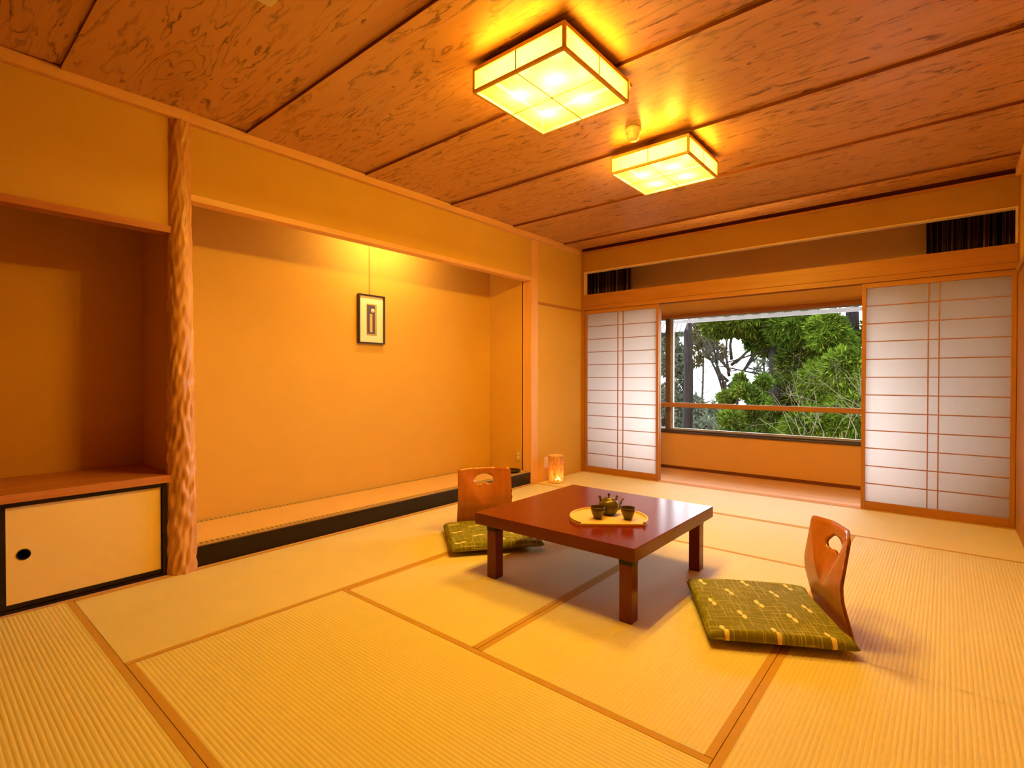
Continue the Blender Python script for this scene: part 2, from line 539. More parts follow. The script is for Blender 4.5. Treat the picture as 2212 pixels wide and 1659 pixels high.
XA, XB_, XC_ = -2.397, -1.455, -0.508
X0m = XL + 0.022
for a in ((X0m, XB_, -0.385, 0.56, 'x'), (XB_, XR, -0.385, 0.56, 'x'),
          (X0m, XB_, -1.33, -0.385, 'x'), (XB_, XR, -1.33, -0.385, 'x'),
          (XA, XC_, 0.56, 1.512, 'x'),
          (X0m, XA, 0.56, 2.45, 'y'), (X0m, XA, 2.45, 4.308, 'y'),
          (XA, XB_, 1.512, 3.39, 'y'), (XB_, XC_, 1.512, 3.39, 'y'),
          (XC_, XR, 0.56, 2.41, 'y'), (XC_, XR, 2.41, 4.308, 'y'),
          (XA, XC_, 3.39, 4.308, 'x'),
          (X0m, -1.49, 4.308, YW - 0.002, 'x'), (-1.49, XR, 4.308, YW - 0.002, 'x')):
    tatami(*a)

# wooden edging between mats and wall, sill with sliding grooves, veranda boards
MB().box(XL + 0.0005, X0m - 0.001, YB, YW, -0.056, 0.002).build('trim_1', M['cedar_y'], kind='structure')
sill = MB()
ys = [YW, YW + 0.012, YW + 0.034, YW + 0.050, YW + 0.072, YW + 0.125]
for i in range(5):
    sill.box(XL, XR, ys[i], ys[i + 1], -0.056, 0.002 if i in (0, 2, 4) else -0.003)
sill.build('trim_2', M['cedar_x'], kind='structure')
vf = MB().box(XL - 0.5, XR + 0.3, YW + 0.125, YV + 0.05, -0.1, -0.05).build('floor_veranda', M['dark_wood'], kind='structure')
yv = [YW + 0.1255 + (YV - YW - 0.125) * i / 7 for i in range(8)]
for i in range(7):
    MB().box(XL - 0.5, XR + 0.3, yv[i] + 0.001, yv[i + 1] - 0.001, -0.05, -0.004 if i % 2 else -0.005).build('floor_board', M['cedar_x'], vf)

# ------------------------------------------------------------------ left wall with its two recesses
XN = -3.90       # back of the recesses
P0, P1 = 1.045, 4.262   # log pillar axis, post edge
wl = MB()
wl.box(XL - 0.06, XL, YB, P0, 1.944, 2.722)                     # above the side alcove
wl.box(XL - 0.06, XL, P0, P1, 2.152, 2.722)                     # above the picture alcove
wl.box(XL - 0.06, XL, P1 + 0.1, YW + 0.06, -0.05, 2.722)        # beside the window wall
wl.box(XL - 0.06, XL, YB, -1.05, -0.05, 1.944)
wl.build('wall_left', M['plaster'], kind='structure')
nb = MB()
nb.box(XN - 0.06, XN, P0 - 0.02, P1 + 0.08, 0.0, 2.722)               # back of the picture alcove
nb.box(XN - 0.06, XL - 0.10, P1, P1 + 0.06, 0.0, 2.722)               # its far side
nb.box(XN, XL - 0.06, P0 + 0.012, P1, 2.56, 2.62)                    # its ceiling
nb.build('wall_alcove', M['plaster'], kind='structure')
sb = MB()
sb.box(XN - 0.06, XN, -1.1, P0 - 0.02, 0.0, 2.30)
sb.box(XN - 0.06, XL - 0.06, P0 - 0.035, P0 + 0.010, 0.0, 2.722)      # partition between the recesses
sb.box(XN - 0.06, XL - 0.06, -1.11, -1.05, 0.0, 2.30)
sb.box(XN, XL - 0.06, -1.05, P0 - 0.035, 2.24, 2.30)
sb.build('wall_recess', M['plaster_deep'], kind='structure')

# head rails of the recesses
MB().box(XL - 0.075, XL + 0.014, P0 + 0.05, P1, 2.114, 2.152).build('trim_3', M['cedar_y'], bevel=0.002, kind='structure')
MB().box(XL - 0.075, XL + 0.018, -1.05, P0 - 0.035, 1.907, 1.945).build('trim_4', M['red_y'], bevel=0.002, kind='structure')
# ceiling moulding on the left wall and on the right
MB().box(XL, XL + 0.042, YB, YW - 0.1, 2.545, 2.603).build('trim_5', M['cedar_y'], bevel=0.003, kind='structure')
MB().box(XR - 0.03, XR, YB, YW - 0.1, 2.545, 2.603).build('trim_6', M['cedar_y'], bevel=0.003, kind='structure')
# post at the end of the picture alcove and thin rail beside it
MB().box(XL - 0.115, XL + 0.012, P1, P1 + 0.118, 0.0, 2.545).build('trim_7', M['cedar_z'], bevel=0.003, kind='structure')
MB().box(XL, XL + 0.012, P1 + 0.118, YW - 0.02, 1.888, 1.912).build('trim_8', M['frame_y'], bevel=0.002, kind='structure')
# corner posts
MB().box(XL, XL + 0.036, YW - 0.012, YW + 0.07, 0.0, 2.57).build('trim_9', M['frame_z'], bevel=0.002, kind='structure')
MB().box(XR - 0.004, XR + 0.06, YW - 0.09, YW + 0.07, 0.0, 2.57).build('trim_10', M['frame_z'], bevel=0.002, kind='structure')
# raised alcove floor: black lacquered kerb
MB().box(XL - 0.020, XL + 0.001, P0 + 0.05, P1, 0.0, 0.117).build('trim_11', M['black_lacquer'], bevel=0.003, kind='structure')
MB().box(XN, XL - 0.020, P0 + 0.012, P1, 0.0, 0.1).build('floor_alcove', M['dark_wood'], kind='structure')

# mat on the alcove floor
nm = MB().box(XN + 0.003, XL - 0.021, P0 + 0.02, P1 - 0.003, 0.1005, 0.127).build('alcove_mat', M['niche_mat'])
tag(nm, 'long thin rush mat on the raised alcove floor with dotted dark edging', 'mat')
for xa in (XN + 0.006, XL - 0.060):
    MB().box(xa, xa + 0.034, P0 + 0.02, P1 - 0.003, 0.127, 0.1285).build('border_strip', M['niche_border'], nm)
MB().box(XL - 0.021, XL - 0.019, P0 + 0.05, P1, 0.117, 0.128).build('front_edge', M['heri'], nm)

# right and back wall
wr = MB().box(XR, XR + 0.08, YB, YW + 0.12, -0.05, 2.722).build('wall_right', M['plaster'], kind='structure')
MB().box(XR - 0.003, XR, YB, YW - 0.091, 0.0, 1.86).build('wall_panelling', M['frame_z'], kind='structure')
MB().box(XR - 0.02, XR, YB, YW - 0.091, 1.86, 1.90).build('trim_12', M['frame_y'], kind='structure')
MB().box(XL - 0.75, XR + 0.1, YB - 0.08, YB, -0.05, 2.722).build('wall_back', M['red_z'], kind='structure')

# ------------------------------------------------------------------ ceiling of lapped boards
ceil = MB().box(XL - 0.75, XR + 0.1, YB - 0.08, YW + 0.12, 2.72, 2.76).build('ceiling', M['dark_wood'], kind='structure')
joints = [-1.19 - 0.856, -1.19, -0.335, 0.521, 1.3855, 2.2323, 3.0908, 3.9294, 4.8067, 5.165]
for a, b in zip(joints[:-1], joints[1:]):
    w_ = b - a; c = (a + b) / 2
    last = b > 5.0
    Lx0, Lx1 = XL - 0.05, XR + 0.02
    cx = (Lx0 + Lx1) / 2; hx = (Lx1 - Lx0) / 2
    lap = 0.018
    pr = [(-w_ / 2 + 0.004, 0.0), (w_ / 2 + (0 if last else 0.02), lap)]
    if last:                       # rounded lip at the shadow gap
        pr = [(-w_ / 2 + 0.004, 0.0), (w_ / 2 - 0.045, 0.004)]
        for k in range(1, 7):
            t = k / 6 * math.pi / 2
            pr.append((w_ / 2 - 0.045 + 0.045 * math.sin(t), 0.004 + 0.045 * (1 - math.cos(t))))
    up = [(p[0], max(p[1] + 0.016, 0.03 if not last else p[1] + 0.016)) for p in reversed(pr)]
    prof = pr + up
    n = len(prof)
    m = MB()
    m.add([(-hx, y, z) for y, z in prof] + [(hx, y, z) for y, z in prof],
          [(i, n + i, n + (i + 1) % n, (i + 1) % n) for i in range(n)] + [tuple(range(n)), tuple(range(2 * n - 1, n - 1, -1))])
    for fi in (len(pr) - 1, n - 1): m.mi[fi] = 1
    o = m.build('ceiling_board', [M['ceiling'], M['dark_wood']], ceil)
    o.location = (cx, c, ZC)
    if last:
        for i in range(len(pr) - 1): o.data.polygons[i].use_smooth = True

# ------------------------------------------------------------------ window wall of the room
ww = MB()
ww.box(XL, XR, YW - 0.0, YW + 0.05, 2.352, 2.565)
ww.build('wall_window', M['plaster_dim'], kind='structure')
MB().box(XL + 0.036, XR - 0.004, YW - 0.006, YW + 0.056, 2.340, 2.352).build('trim_13', M['tray'], kind='structure')
MB().box(XL, XR, YW - 0.012, YW + 0.055, 2.565, 2.590).build('trim_14', M['red_x'], kind='structure')
MB().box(XL, XR, YW + 0.02, YW + 0.10, 2.590, 2.76).build('trim_15', M['dark_wood'], kind='structure')
MB().box(XL + 0.036, XR - 0.004, YW - 0.014, YW + 0.11, 1.948, 2.082).build('trim_16', M['frame_x'], bevel=0.003, kind='structure')
k = MB()
k.box(XL + 0.036, XR - 0.004, YW - 0.004, YW + 0.012, 1.902, 1.948)
k.box(XL + 0.036, XR - 0.004, YW + 0.012, YW + 0.085, 1.915, 1.948)
k.box(XL + 0.036, XR - 0.004, YW + 0.085, YW + 0.11, 1.902, 1.948)
k.build('trim_17', M['frame_x'], kind='structure')
for i, (a, b) in enumerate(((XL + 0.036, XL + 0.048), (XR - 0.018, XR - 0.006))):
    MB().box(a, b, YW - 0.004, YW + 0.05, 2.082, 2.340).build('trim_%d' % (18 + i), M['tray'], kind='structure')

# ------------------------------------------------------------------ shoji screens
def shoji(name, x0, x1, yf, pair, glazed=False):
    root = struct(name, (x0, yf, 0))
    d = 0.030; z0, z1 = 0.0025, 1.9005; st = 0.029
    for a, b in ((x0, x0 + st), (x1 - st, x1)):
        MB().box(a, b, yf, yf + d, z0, z1).build('stile', M['frame_z'], root, bevel=0.0015)
    MB().box(x0 + st, x1 - st, yf, yf + d, z0, 0.068).build('bottom_rail', M['frame_x'], root, bevel=0.0015)
    MB().box(x0 + st, x1 - st, yf, yf + d, 1.858, z1).build('top_rail', M['frame_x'], root, bevel=0.0015)
    if glazed:
        MB().box(x0 + st - 0.004, x1 - st + 0.004, yf + 0.013, yf + 0.016, 0.064, 1.862).build('glass_pane', M['glass'], root)
        return root
    n = 12; zb, zt = 0.068, 1.858
    for i in range(1, n):
        z = zb + (zt - zb) * i / n
        MB().box(x0 + st, x1 - st, yf + 0.009, yf + 0.0175, z - 0.004, z + 0.004).build('muntin_bar', M['frame_x'], root)
    for x in (pair - 0.033, pair + 0.033):
        MB().box(x - 0.004, x + 0.004, yf + 0.0085, yf + 0.0172, zb, zt).build('muntin_bar', M['frame_z'], root)
    MB().box(x0 + st - 0.004, x1 - st + 0.004, yf + 0.0175, yf + 0.0183, zb - 0.004, zt + 0.004).build('paper_sheet', M['shoji'], root)
    return root
YT1, YT2 = YW + 0.0135, YW + 0.0515
shoji('door_1', XL + 0.038, -2.367, YT1, -2.826)
shoji('door_2', XL + 0.042, -2.366, YT2, 0, True)
shoji('door_3', -0.553, XR - 0.006, YT1, -0.081)
shoji('door_4', -0.553, XR - 0.006, YT2, 0, True)

# ------------------------------------------------------------------ veranda and its window
VX0, VX1 = XL - 0.45, XR + 0.25
v = MB()
v.box(VX0, VX1, YV, YV + 0.10, -0.05, 0.432)
v.box(VX0, VX1, YV, YV + 0.10, 1.872, 2.75)
v.build('wall_veranda', M['veneer'], kind='structure')
MB().box(VX0, VX1, YV - 0.008, YV, -0.004, 0.032).build('baseboard_veranda', M['dark_wood'], kind='structure')
ve = MB()
ve.box(VX0 - 0.06, VX0, YW + 0.05, YV + 0.1, -0.05, 2.75); ve.box(VX1, VX1 + 0.06, YW + 0.05, YV + 0.1, -0.05, 2.75)
ve.box(VX0, XL, YW + 0.05, YW + 0.11, -0.05, 2.75); ve.box(XR, VX1, YW + 0.05, YW + 0.11, -0.05, 2.75)
ve.build('wall_veranda_ends', M['veneer'], kind='structure')
MB().box(VX0, VX1, YW + 0.1, YV + 0.1, 2.75, 2.80).build('ceiling_veranda', M['plaster_deep'], kind='structure')
MB().box(VX0, VX1, YV - 0.012, YV + 0.05, 1.842, 1.872).build('trim_20', M['red_x'], kind='structure')

win = struct('window_1', (-1.6, YV + 0.03, 0.43))
MB().box(VX0, VX1, YV - 0.02, YV + 0.075, 0.432, 0.452).build('window_sill', M['dark_rail'], win, bevel=0.002)
MB().box(VX0, VX1, YV + 0.005, YV + 0.065, 0.452, 0.472).build('bottom_sash', M['dark_rail'], win, bevel=0.002)
MB().box(VX0, VX1, YV + 0.040, YV + 0.075, 0.472, 0.490).build('sash_lip', M['alu'], win)
MB().box(VX0, VX1, YV + 0.02, YV + 0.075, 1.826, 1.842).build('top_sash', M['alu'], win)
MB().box(-2.676, -2.622, YV + 0.005, YV + 0.045, 0.472, 1.842).build('mullion', M['mauve_metal'], win, bevel=0.002)
MB().box(-2.622, -2.585, YV + 0.022, YV + 0.062, 0.472, 1.842).build('mullion_edge', M['alu'], win, bevel=0.001)
for a, b, yy in ((VX0, -2.64, 0.030), (-2.60, VX1, 0.052)):
    MB().box(a, b, YV + yy, YV + yy + 0.005, 0.46, 1.84).build('glass_pane', M['glass'], win)
rail = MB().box(VX0 + 0.002, VX1 - 0.002, YV - 0.060, YV - 0.030, 0.753, 0.807).build('guard_rail', M['frame_x'], None, bevel=0.004)
tag(rail, 'brown wooden guard rail running across the veranda window', 'rail')

# curtains drawn to both ends of the veranda window
def curtain(x0, x1, label):
    yb = YV - 0.16
    n, m = 220, 14
    folds = (x1 - x0) / 0.052
    vs, fs, uv = [], [], []
    for j in range(m + 1):
        t = j / m; z = 0.04 + (2.66 - 0.04) * t
        for i in range(n + 1):
            s = i / n
            ph = s * folds * 2 * math.pi + 0.5 * math.sin(s * 17 + 1.5 * t) + 0.3 * math.sin(s * 41 - 2 * t)
            y = yb + (0.030 + 0.012 * math.sin(s * 23)) * math.sin(ph)
            x = x0 + (x1 - x0) * s + 0.008 * math.sin(ph * 2 + 1) + 0.010 * math.sin(t * 3 + s * 9)
            vs.append((x, y, z)); uv.append((s * 2.0, t))
    for j in range(m):
        for i in range(n):
            a = j * (n + 1) + i; fs.append((a, a + 1, a + n + 2, a + n + 1))
    b = MB(); b.add(vs, fs, 0, True)
    r = thing('curtain', label, 'curtain', ((x0 + x1) / 2, yb, 2.66))
    o = b.build('drape', M['curtain'], r)
    ul = o.data.uv_layers.new(name='UVMap')
    for li, l in enumerate(o.data.loops): ul.data[li].uv = uv[l.vertex_index]
    sm = o.modifiers.new('cloth', 'SOLIDIFY'); sm.thickness = 0.002
    MB().box(x0 - 0.03, x1 + 0.03, yb - 0.015, yb + 0.015, 2.662, 2.690).build('curtain_track', M['alu'], r)
    return r
curtain(VX0 + 0.06, -3.055, 'dark striped curtain bunched at the left end of the veranda, behind the narrow screen')
curtain(-0.157, VX1 - 0.06, 'dark striped curtain bunched at the right end of the veranda, above the wide screen')

# ------------------------------------------------------------------ log pillar
def log_pillar():
    nz, na = 260, 72
    vs, fs = [], []
    zs = np.linspace(0.0, 2.548, nz)
    ph = rng.uniform(0, 6.28, 40); fa = rng.integers(3, 15, 40); fz = rng.uniform(14, 60, 40); am = rng.uniform(0.3, 1, 40)
    for z in zs:
        r0 = 0.0745 + (0.054 - 0.0745) * (z / 2.55) ** 0.9
        for k in range(na):
            a = 2 * math.pi * k / na
            h = 0.0
            for q in range(40):
                h += am[q] * math.sin(fa[q] * a + fz[q] * z * (1 if q % 2 else -1) + ph[q] + 0.8 * math.sin(z * 3 + q))
            h = h / 9.0
            h = (abs(h) ** 0.8) * (1 if h > 0 else -1)
            amp = 0.0068 + 0.003 * math.sin(z * 2.1 + 1)
            r = r0 + amp * h
            vs.append((XL - 0.012 + r * math.cos(a), P0 + r * math.sin(a), z))
    for j in range(nz - 1):
        for k in range(na):
            k2 = (k + 1) % na
            fs.append((j * na + k, j * na + k2, (j + 1) * na + k2, (j + 1) * na + k))
    b = MB(); b.add(vs, fs, 0, True)
    o = b.build('log_pillar', M['log'])
    tag(o, 'rippled natural log pillar between the two wall recesses', 'pillar')
log_pillar()

# ------------------------------------------------------------------ low cabinet in the side recess
cab = thing('built_in_cabinet', 'low built in cabinet under a red wood shelf left of the log pillar', 'cabinet', (-3.62, -0.05, 0))
YE = P0 - 0.074
MB().box(XN + 0.001, XL + 0.022, -1.049, P0 - 0.036, 0.521, 0.562).build('top_board', M['red_y'], cab, bevel=0.003)
MB().box(XL - 0.022, XL - 0.002, -1.049, YE, 0.497, 0.521).build('top_rail', M['black_lacquer'], cab)
MB().box(XL - 0.06, XL - 0.002, -1.049, YE, 0.003, 0.016).build('bottom_rail', M['black_lacquer'], cab)
MB().box(XL - 0.06, XL - 0.002, YE - 0.022, YE, 0.016, 0.497).build('end_stile', M['black_lacquer'], cab)
MB().box(XN + 0.002, XL - 0.062, -1.045, P0 - 0.038, 0.003, 0.52).build('carcass', M['dark_wood'], cab)
def fusuma(y0, y1, xf, pull_y):
    d = MB().box(xf - 0.016, xf - 0.003, y0 + 0.02, y1 - 0.002, 0.040, 0.497).build('door', M['fusuma'], cab)
    for a, b, c, e in ((y0, y0 + 0.02, 0.017, 0.497), (y1 - 0.002, y1 + 0.0, 0.017, 0.497), (y0 + 0.02, y1 - 0.002, 0.017, 0.040)):
        MB().box(xf - 0.018, xf, a, b, c, e).build('door_frame', M['black_lacquer'], d)
    MB().lathe([(0.0, 0), (0.021, 0), (0.024, 0.002), (0.026, 0.003), (0.026, 0.0)], 0, 0, 0, 28, cap=False).build('tmp', M['black_lacquer'])
    p = bpy.data.objects['tmp']; p.name = 'finger_pull'; p.data.name = 'finger_pull'
    p.parent = d
    off = origin_of(d)
    p.location = Vector((xf - 0.003, pull_y, 0.266)) - off; p.rotation_euler = (0, math.pi / 2, 0)
    return d
fusuma(0.305, 0.947, XL - 0.012, 0.386)
fusuma(-1.04, 0.31, XL - 0.034, 0.20) if False else None
d2 = MB().box(XL - 0.050, XL - 0.036, -1.03, 0.29, 0.040, 0.497).build('door', M['fusuma'], cab)
MB().box(XL - 0.052, XL - 0.033, 0.285, 0.304, 0.017, 0.497).build('door_frame', M['black_lacquer'], d2)

# ------------------------------------------------------------------ picture in the alcove
py0, py1, pz0, pz1 = 2.566, 2.836, 1.404, 1.832
pic = thing('framed_picture', 'small framed picture with cream mount hanging on the alcove wall', 'picture', (XN + 0.002, (py0 + py1) / 2, (pz0 + pz1) / 2))
fw, fx = 0.012, XN + 0.006
for a, b, c, e in ((py0, py1, pz0, pz0 + fw), (py0, py1, pz1 - fw, pz1), (py0, py0 + fw, pz0 + fw, pz1 - fw), (py1 - fw, py1, pz0 + fw, pz1 - fw)):
    MB().box(fx, fx + 0.028, a, b, c, e).build('frame_bar', M['pict_frame'], pic, bevel=0.001)
MB().box(fx, fx + 0.012, py0 + fw, py1 - fw, pz0 + fw, pz1 - fw).build('mount_board', M['pict_mat'], pic)
MB().box(fx + 0.0121, fx + 0.015, 2.652, 2.755, 1.478, 1.752).build('inner_slip', M['pict_gold'], pic)
art = MB().box(fx + 0.015, fx + 0.0165, 2.656, 2.735, 1.492, 1.742).build('print', M['pict_violet'], pic)
MB().box(fx + 0.0165, fx + 0.0172, 2.682, 2.708, 1.505, 1.665).build('tan_strip', M['pict_tan'], art)
c = MB().lathe([(0.0, 0), (0.019, 0), (0.019, 0.0008), (0.0, 0.0008)], 0, 0, 0, 24, cap=False).build('white_disc', M['pict_white'], None)
c.parent = art; c.location = Vector((fx + 0.0165, 2.712, 1.694)) - origin_of(art); c.rotation_euler = (0, math.pi / 2, 0)
MB().tube([(XN + 0.010, 2.690, pz1 - 0.004), (XN + 0.006, 2.690, 2.555)], 0.0016, 6).build('hanging_cord', M['wire'], pic)

# black lacquer dish at the far end of the alcove
dish = MB().lathe([(0.0, 0.0), (0.085, 0.0), (0.105, 0.010), (0.112, 0.022), (0.108, 0.022), (0.098, 0.010), (0.0, 0.007)],
                  XL - 0.145, 4.105, 0.1287, 40, cap=False).build('lacquer_dish', M['black_lacquer'])
tag(dish, 'shallow black lacquer dish at the far end of the alcove mat', 'dish')

# ------------------------------------------------------------------ outlets
def outlet(loc, rz, mplate, label, dark):
    r = thing('wall_outlet', label, 'outlet', loc, rz)
    b = MB().box(-0.035, 0.035, -0.005, -0.0002, -0.06, 0.06); o = b.build('cover_plate', mplate, None, bevel=0.0015); o.parent = r
    for z in (-0.022, 0.022):
        q = MB().box(-0.013, 0.013, -0.008, -0.005, z - 0.014, z + 0.014).build('socket', M['outlet_socket'], None, bevel=0.001); q.parent = r
        for sx in (-0.0045, 0.0045):
            s = MB().box(sx - 0.001, sx + 0.001, -0.0083, -0.0079, z - 0.005, z + 0.005).build('slot', M['dark_rail'], None); s.parent = q
    return r
outlet((-3.482, P1, 0.278), 0.0, M['outlet_plate'], 'wall outlet on the alcove side wall above the mat', True)
outlet((XL, 4.535, 0.190), math.pi / 2, M['pink_plate'], 'pale wall outlet low behind the paper lantern', False)

# ------------------------------------------------------------------ paper lantern on the floor
lx, ly, lr, lh = -3.165, 4.500, 0.080, 0.283
lan = thing('paper_lantern', 'cylindrical rough paper lantern glowing at its foot in the corner', 'lantern', (lx, ly, 0.0))
prof = []
for i in range(25):
    t = i / 24; prof.append((lr + 0.0015 * math.sin(t * 37) + 0.001 * math.sin(t * 91), 0.004 + lh * t))
b = MB(); b.lathe(prof, lx, ly, 0, 48, cap=False)
sh = b.build('paper_shade', M['lantern'], lan)
ss = sh.modifiers.new('paper', 'SOLIDIFY'); ss.thickness = 0.0016
for z in (0.004, lh - 0.004):
    MB().lathe([(lr - 0.004, 0), (lr + 0.003, 0), (lr + 0.003, 0.008), (lr - 0.004, 0.008), (lr - 0.004, 0)], lx, ly, z, 48, cap=False).build('hoop', M['tray'], lan)
MB().lathe([(0.0, 0.0), (lr - 0.006, 0.0), (lr - 0.006, 0.012), (0.0, 0.012)], lx, ly, 0.002, 40, cap=False).build('base', M['dark_wood'], lan)
MB().lathe([(0.010, 0.014), (0.022, 0.022), (0.026, 0.036), (0.020, 0.052), (0.006, 0.066)], lx, ly, 0.0, 20).build('bulb', M['glow'], lan)
# blossom shaped emissive patches on the shade, standing in for light through cutouts
for k, (a, z, s) in enumerate(((-0.62, 0.055, 0.016), (-0.95, 0.045, 0.013), (-0.42, 0.038, 0.011), (-0.78, 0.075, 0.010))):
    px_, py_ = lx + (lr + 0.0035) * math.cos(a), ly + (lr + 0.0035) * math.sin(a)
    q = MB()
    pts = []
    for i in range(20):
        th = 2 * math.pi * i / 20; rr = s * (0.75 + 0.25 * math.cos(5 * th))
        u = rr * math.cos(th); zz = rr * math.sin(th)
        aa = a + u / lr
        pts.append((lx + (lr + 0.0035) * math.cos(aa), ly + (lr + 0.0035) * math.sin(aa), z + zz))
    q.add(pts, [tuple(range(20))])
    q.build('glow_patch', M['glow'], lan)
def lamp(name, kind, loc, power, col, parent=None, radius=0.03, size=None, rot=None, size_y=None):
    d = bpy.data.lights.new(name, kind); d.energy = power; d.color = col
    if kind == 'POINT': d.shadow_soft_size = radius
    if size:
        d.size = size
        if size_y: d.shape = 'RECTANGLE'; d.size_y = size_y
    o = bpy.data.objects.new(name, d); COL.objects.link(o)
    o.location = Vector(loc) - origin_of(parent)
    if parent: o.parent = parent
    if rot: o.rotation_euler = rot
    return o
lamp('lantern_bulb_light', 'POINT', (lx, ly, 0.09), 2.0, (1.0, 0.55, 0.12), lan, 0.02)

# ------------------------------------------------------------------ ceiling lamps
def ceiling_lamp(x0, x1, y0, y1, label, side_mark=True):
    cx, cy = (x0 + x1) / 2, (y0 + y1) / 2
    zb, zt = 2.450, 2.566
    r = thing('ceiling_lamp', label, 'lamp', (cx, cy, zt))
    t = 0.014
    fr = MB()
    for z, h in ((zb, 0.014), (zt - 0.018, 0.018)):
        fr.box(x0, x1, y0, y0 + t, z, z + h); fr.box(x0, x1, y1 - t, y1, z, z + h)
        fr.box(x0, x0 + t, y0 + t, y1 - t, z, z + h); fr.box(x1 - t, x1, y0 + t, y1 - t, z, z + h)
    for x in (x0, x1 - t):
        for y in (y0, y1 - t): fr.box(x, x + t, y, y + t, zb + 0.011, zt - 0.018)
    fr.build('frame', M['lamp_frame'], r)
    # fine slats on the paper
    MB().box(cx - 0.0026, cx + 0.0026, y0 + t, y1 - t, zb + 0.0005, zb + 0.0045).build('slat', M['slat'], r)
    MB().box(x0 + t, x1 - t, cy - 0.0022, cy + 0.0022, zb + 0.0005, zb + 0.0045).build('slat', M['slat'], r)
    for y in (y0 + 0.001, y1 - 0.004): MB().box(cx - 0.0026, cx + 0.0026, y, y + 0.003, zb + 0.011, zt - 0.018).build('slat', M['slat'], r)
    for x in (x0 + 0.001, x1 - 0.004): MB().box(x, x + 0.003, cy - 0.0026, cy + 0.0026, zb + 0.011, zt - 0.018).build('slat', M['slat'], r)
    pb = MB()
    z = zb + 0.0055
    pb.add([(x0 + t * .5, y0 + t * .5, z), (x1 - t * .5, y0 + t * .5, z), (x1 - t * .5, y1 - t * .5, z), (x0 + t * .5, y1 - t * .5, z)], [(0, 1, 2, 3)])
    pb.build('paper_bottom', M['lamp_paper'], r)
    e = t * .5
    for vs in (((x0 + e, y0 + e), (x1 - e, y0 + e)), ((x1 - e, y0 + e), (x1 - e, y1 - e)), ((x1 - e, y1 - e), (x0 + e, y1 - e)), ((x0 + e, y1 - e), (x0 + e, y0 + e))):
        (a, b), (c, d) = vs
        MB().add([(a, b, z), (c, d, z), (c, d, zt - 0.006), (a, b, zt - 0.006)], [(0, 1, 2, 3)]).build('paper_side', M['lamp_paper_side'], r)
    MB().box(x0 + 0.004, x1 - 0.004, y0 + 0.004, y1 - 0.004, zt, zt + 0.003).build('back_plate', M['lamp_back'], r)
    MB().box(x0 + 0.03, x1 - 0.03, y0 + 0.03, y1 - 0.03, zt + 0.003, ZC - 0.001).build('ceiling_base', M['dark_wood'], r)
    # little brushed mark near the corner of the side paper: a ring with a flourish
    mk = MB(); mx, mz, yy = x1 - 0.062, (zb + zt) / 2 + 0.018, y0 - 0.0004
    def stroke(pts, wd):
        for (a, b), (c, d) in zip(pts[:-1], pts[1:]):
            L = math.hypot(c - a, d - b) or 1; nx, nz = -(d - b) / L * wd, (c - a) / L * wd
            mk.add([(a + nx, yy, b + nz), (c + nx, yy, d + nz), (c - nx, yy, d - nz), (a - nx, yy, b - nz)], [(0, 1, 2, 3)])
    stroke([(mx + 0.017 * math.cos(2 * math.pi * i / 24 * 0.9 + 1), mz + 0.017 * math.sin(2 * math.pi * i / 24 * 0.9 + 1)) for i in range(25)], 0.0006)
    stroke([(mx - 0.004, mz - 0.010), (mx + 0.001, mz + 0.004), (mx - 0.002, mz + 0.008), (mx + 0.006, mz + 0.009), (mx + 0.004, mz - 0.002), (mx + 0.010, mz + 0.002)], 0.0011)
    stroke([(mx + 0.012, mz + 0.004), (mx + 0.020, mz + 0.010), (mx + 0.018, mz + 0.003), (mx + 0.028, mz + 0.010)], 0.0009)
    mk.build('brushed_mark', M['wire'], r)
    for sx in (-1, 1):
        for sy in (-1, 1):
            lamp('bulb_light', 'POINT', (cx + sx * (x1 - x0) * 0.20, cy + sy * (y1 - y0) * 0.20, zb + 0.060), BULB_W, BULB_COL, r, 0.022)
    # pull switch
    return r
M['lamp_back'] = plain('lamp_back_plate', (0.10, 0.07, 0.03), 0.7, 0.2)
ceiling_lamp(-1.730, -1.205, 1.770, 2.325, 'larger looking square paper ceiling lamp nearest the camera')
ceiling_lamp(-1.718, -1.190, 3.060, 3.572, 'square paper ceiling lamp farther off toward the window')

sd = thing('smoke_detector', 'round cream smoke detector on the ceiling between the two lamps', 'detector', (-1.455, 2.868, 2.594))
MB().lathe([(0.0, 0.012), (0.047, 0.012), (0.049, 0.0), (0.048, -0.014), (0.043, -0.020), (0.0, -0.020)], -1.455, 2.868, 2.590, 36, cap=False).build('base_ring', M['cream_plastic'], sd)
MB().lathe([(0.040, -0.020), (0.038, -0.030), (0.034, -0.036), (0.036, -0.040), (0.032, -0.052), (0.024, -0.060), (0.0, -0.061)], -1.455, 2.868, 2.590, 36, cap=False).build('sensor_head', M['cream_plastic'], sd)
wt = thing('ceiling_switch', 'tiny white switch hanging on the ceiling beside the nearer lamp', 'switch', (-1.29, 2.40, 2.59))
MB().box(-1.345, -1.235, 2.395, 2.415, 2.574, 2.5955).build('switch_body', M['cream_plastic'], wt, bevel=0.002)
MB().tube([(-1.29, 2.405, 2.574), (-1.29, 2.405, 2.530)], 0.004, 8).build('pull_tip', M['cream_plastic'], wt)

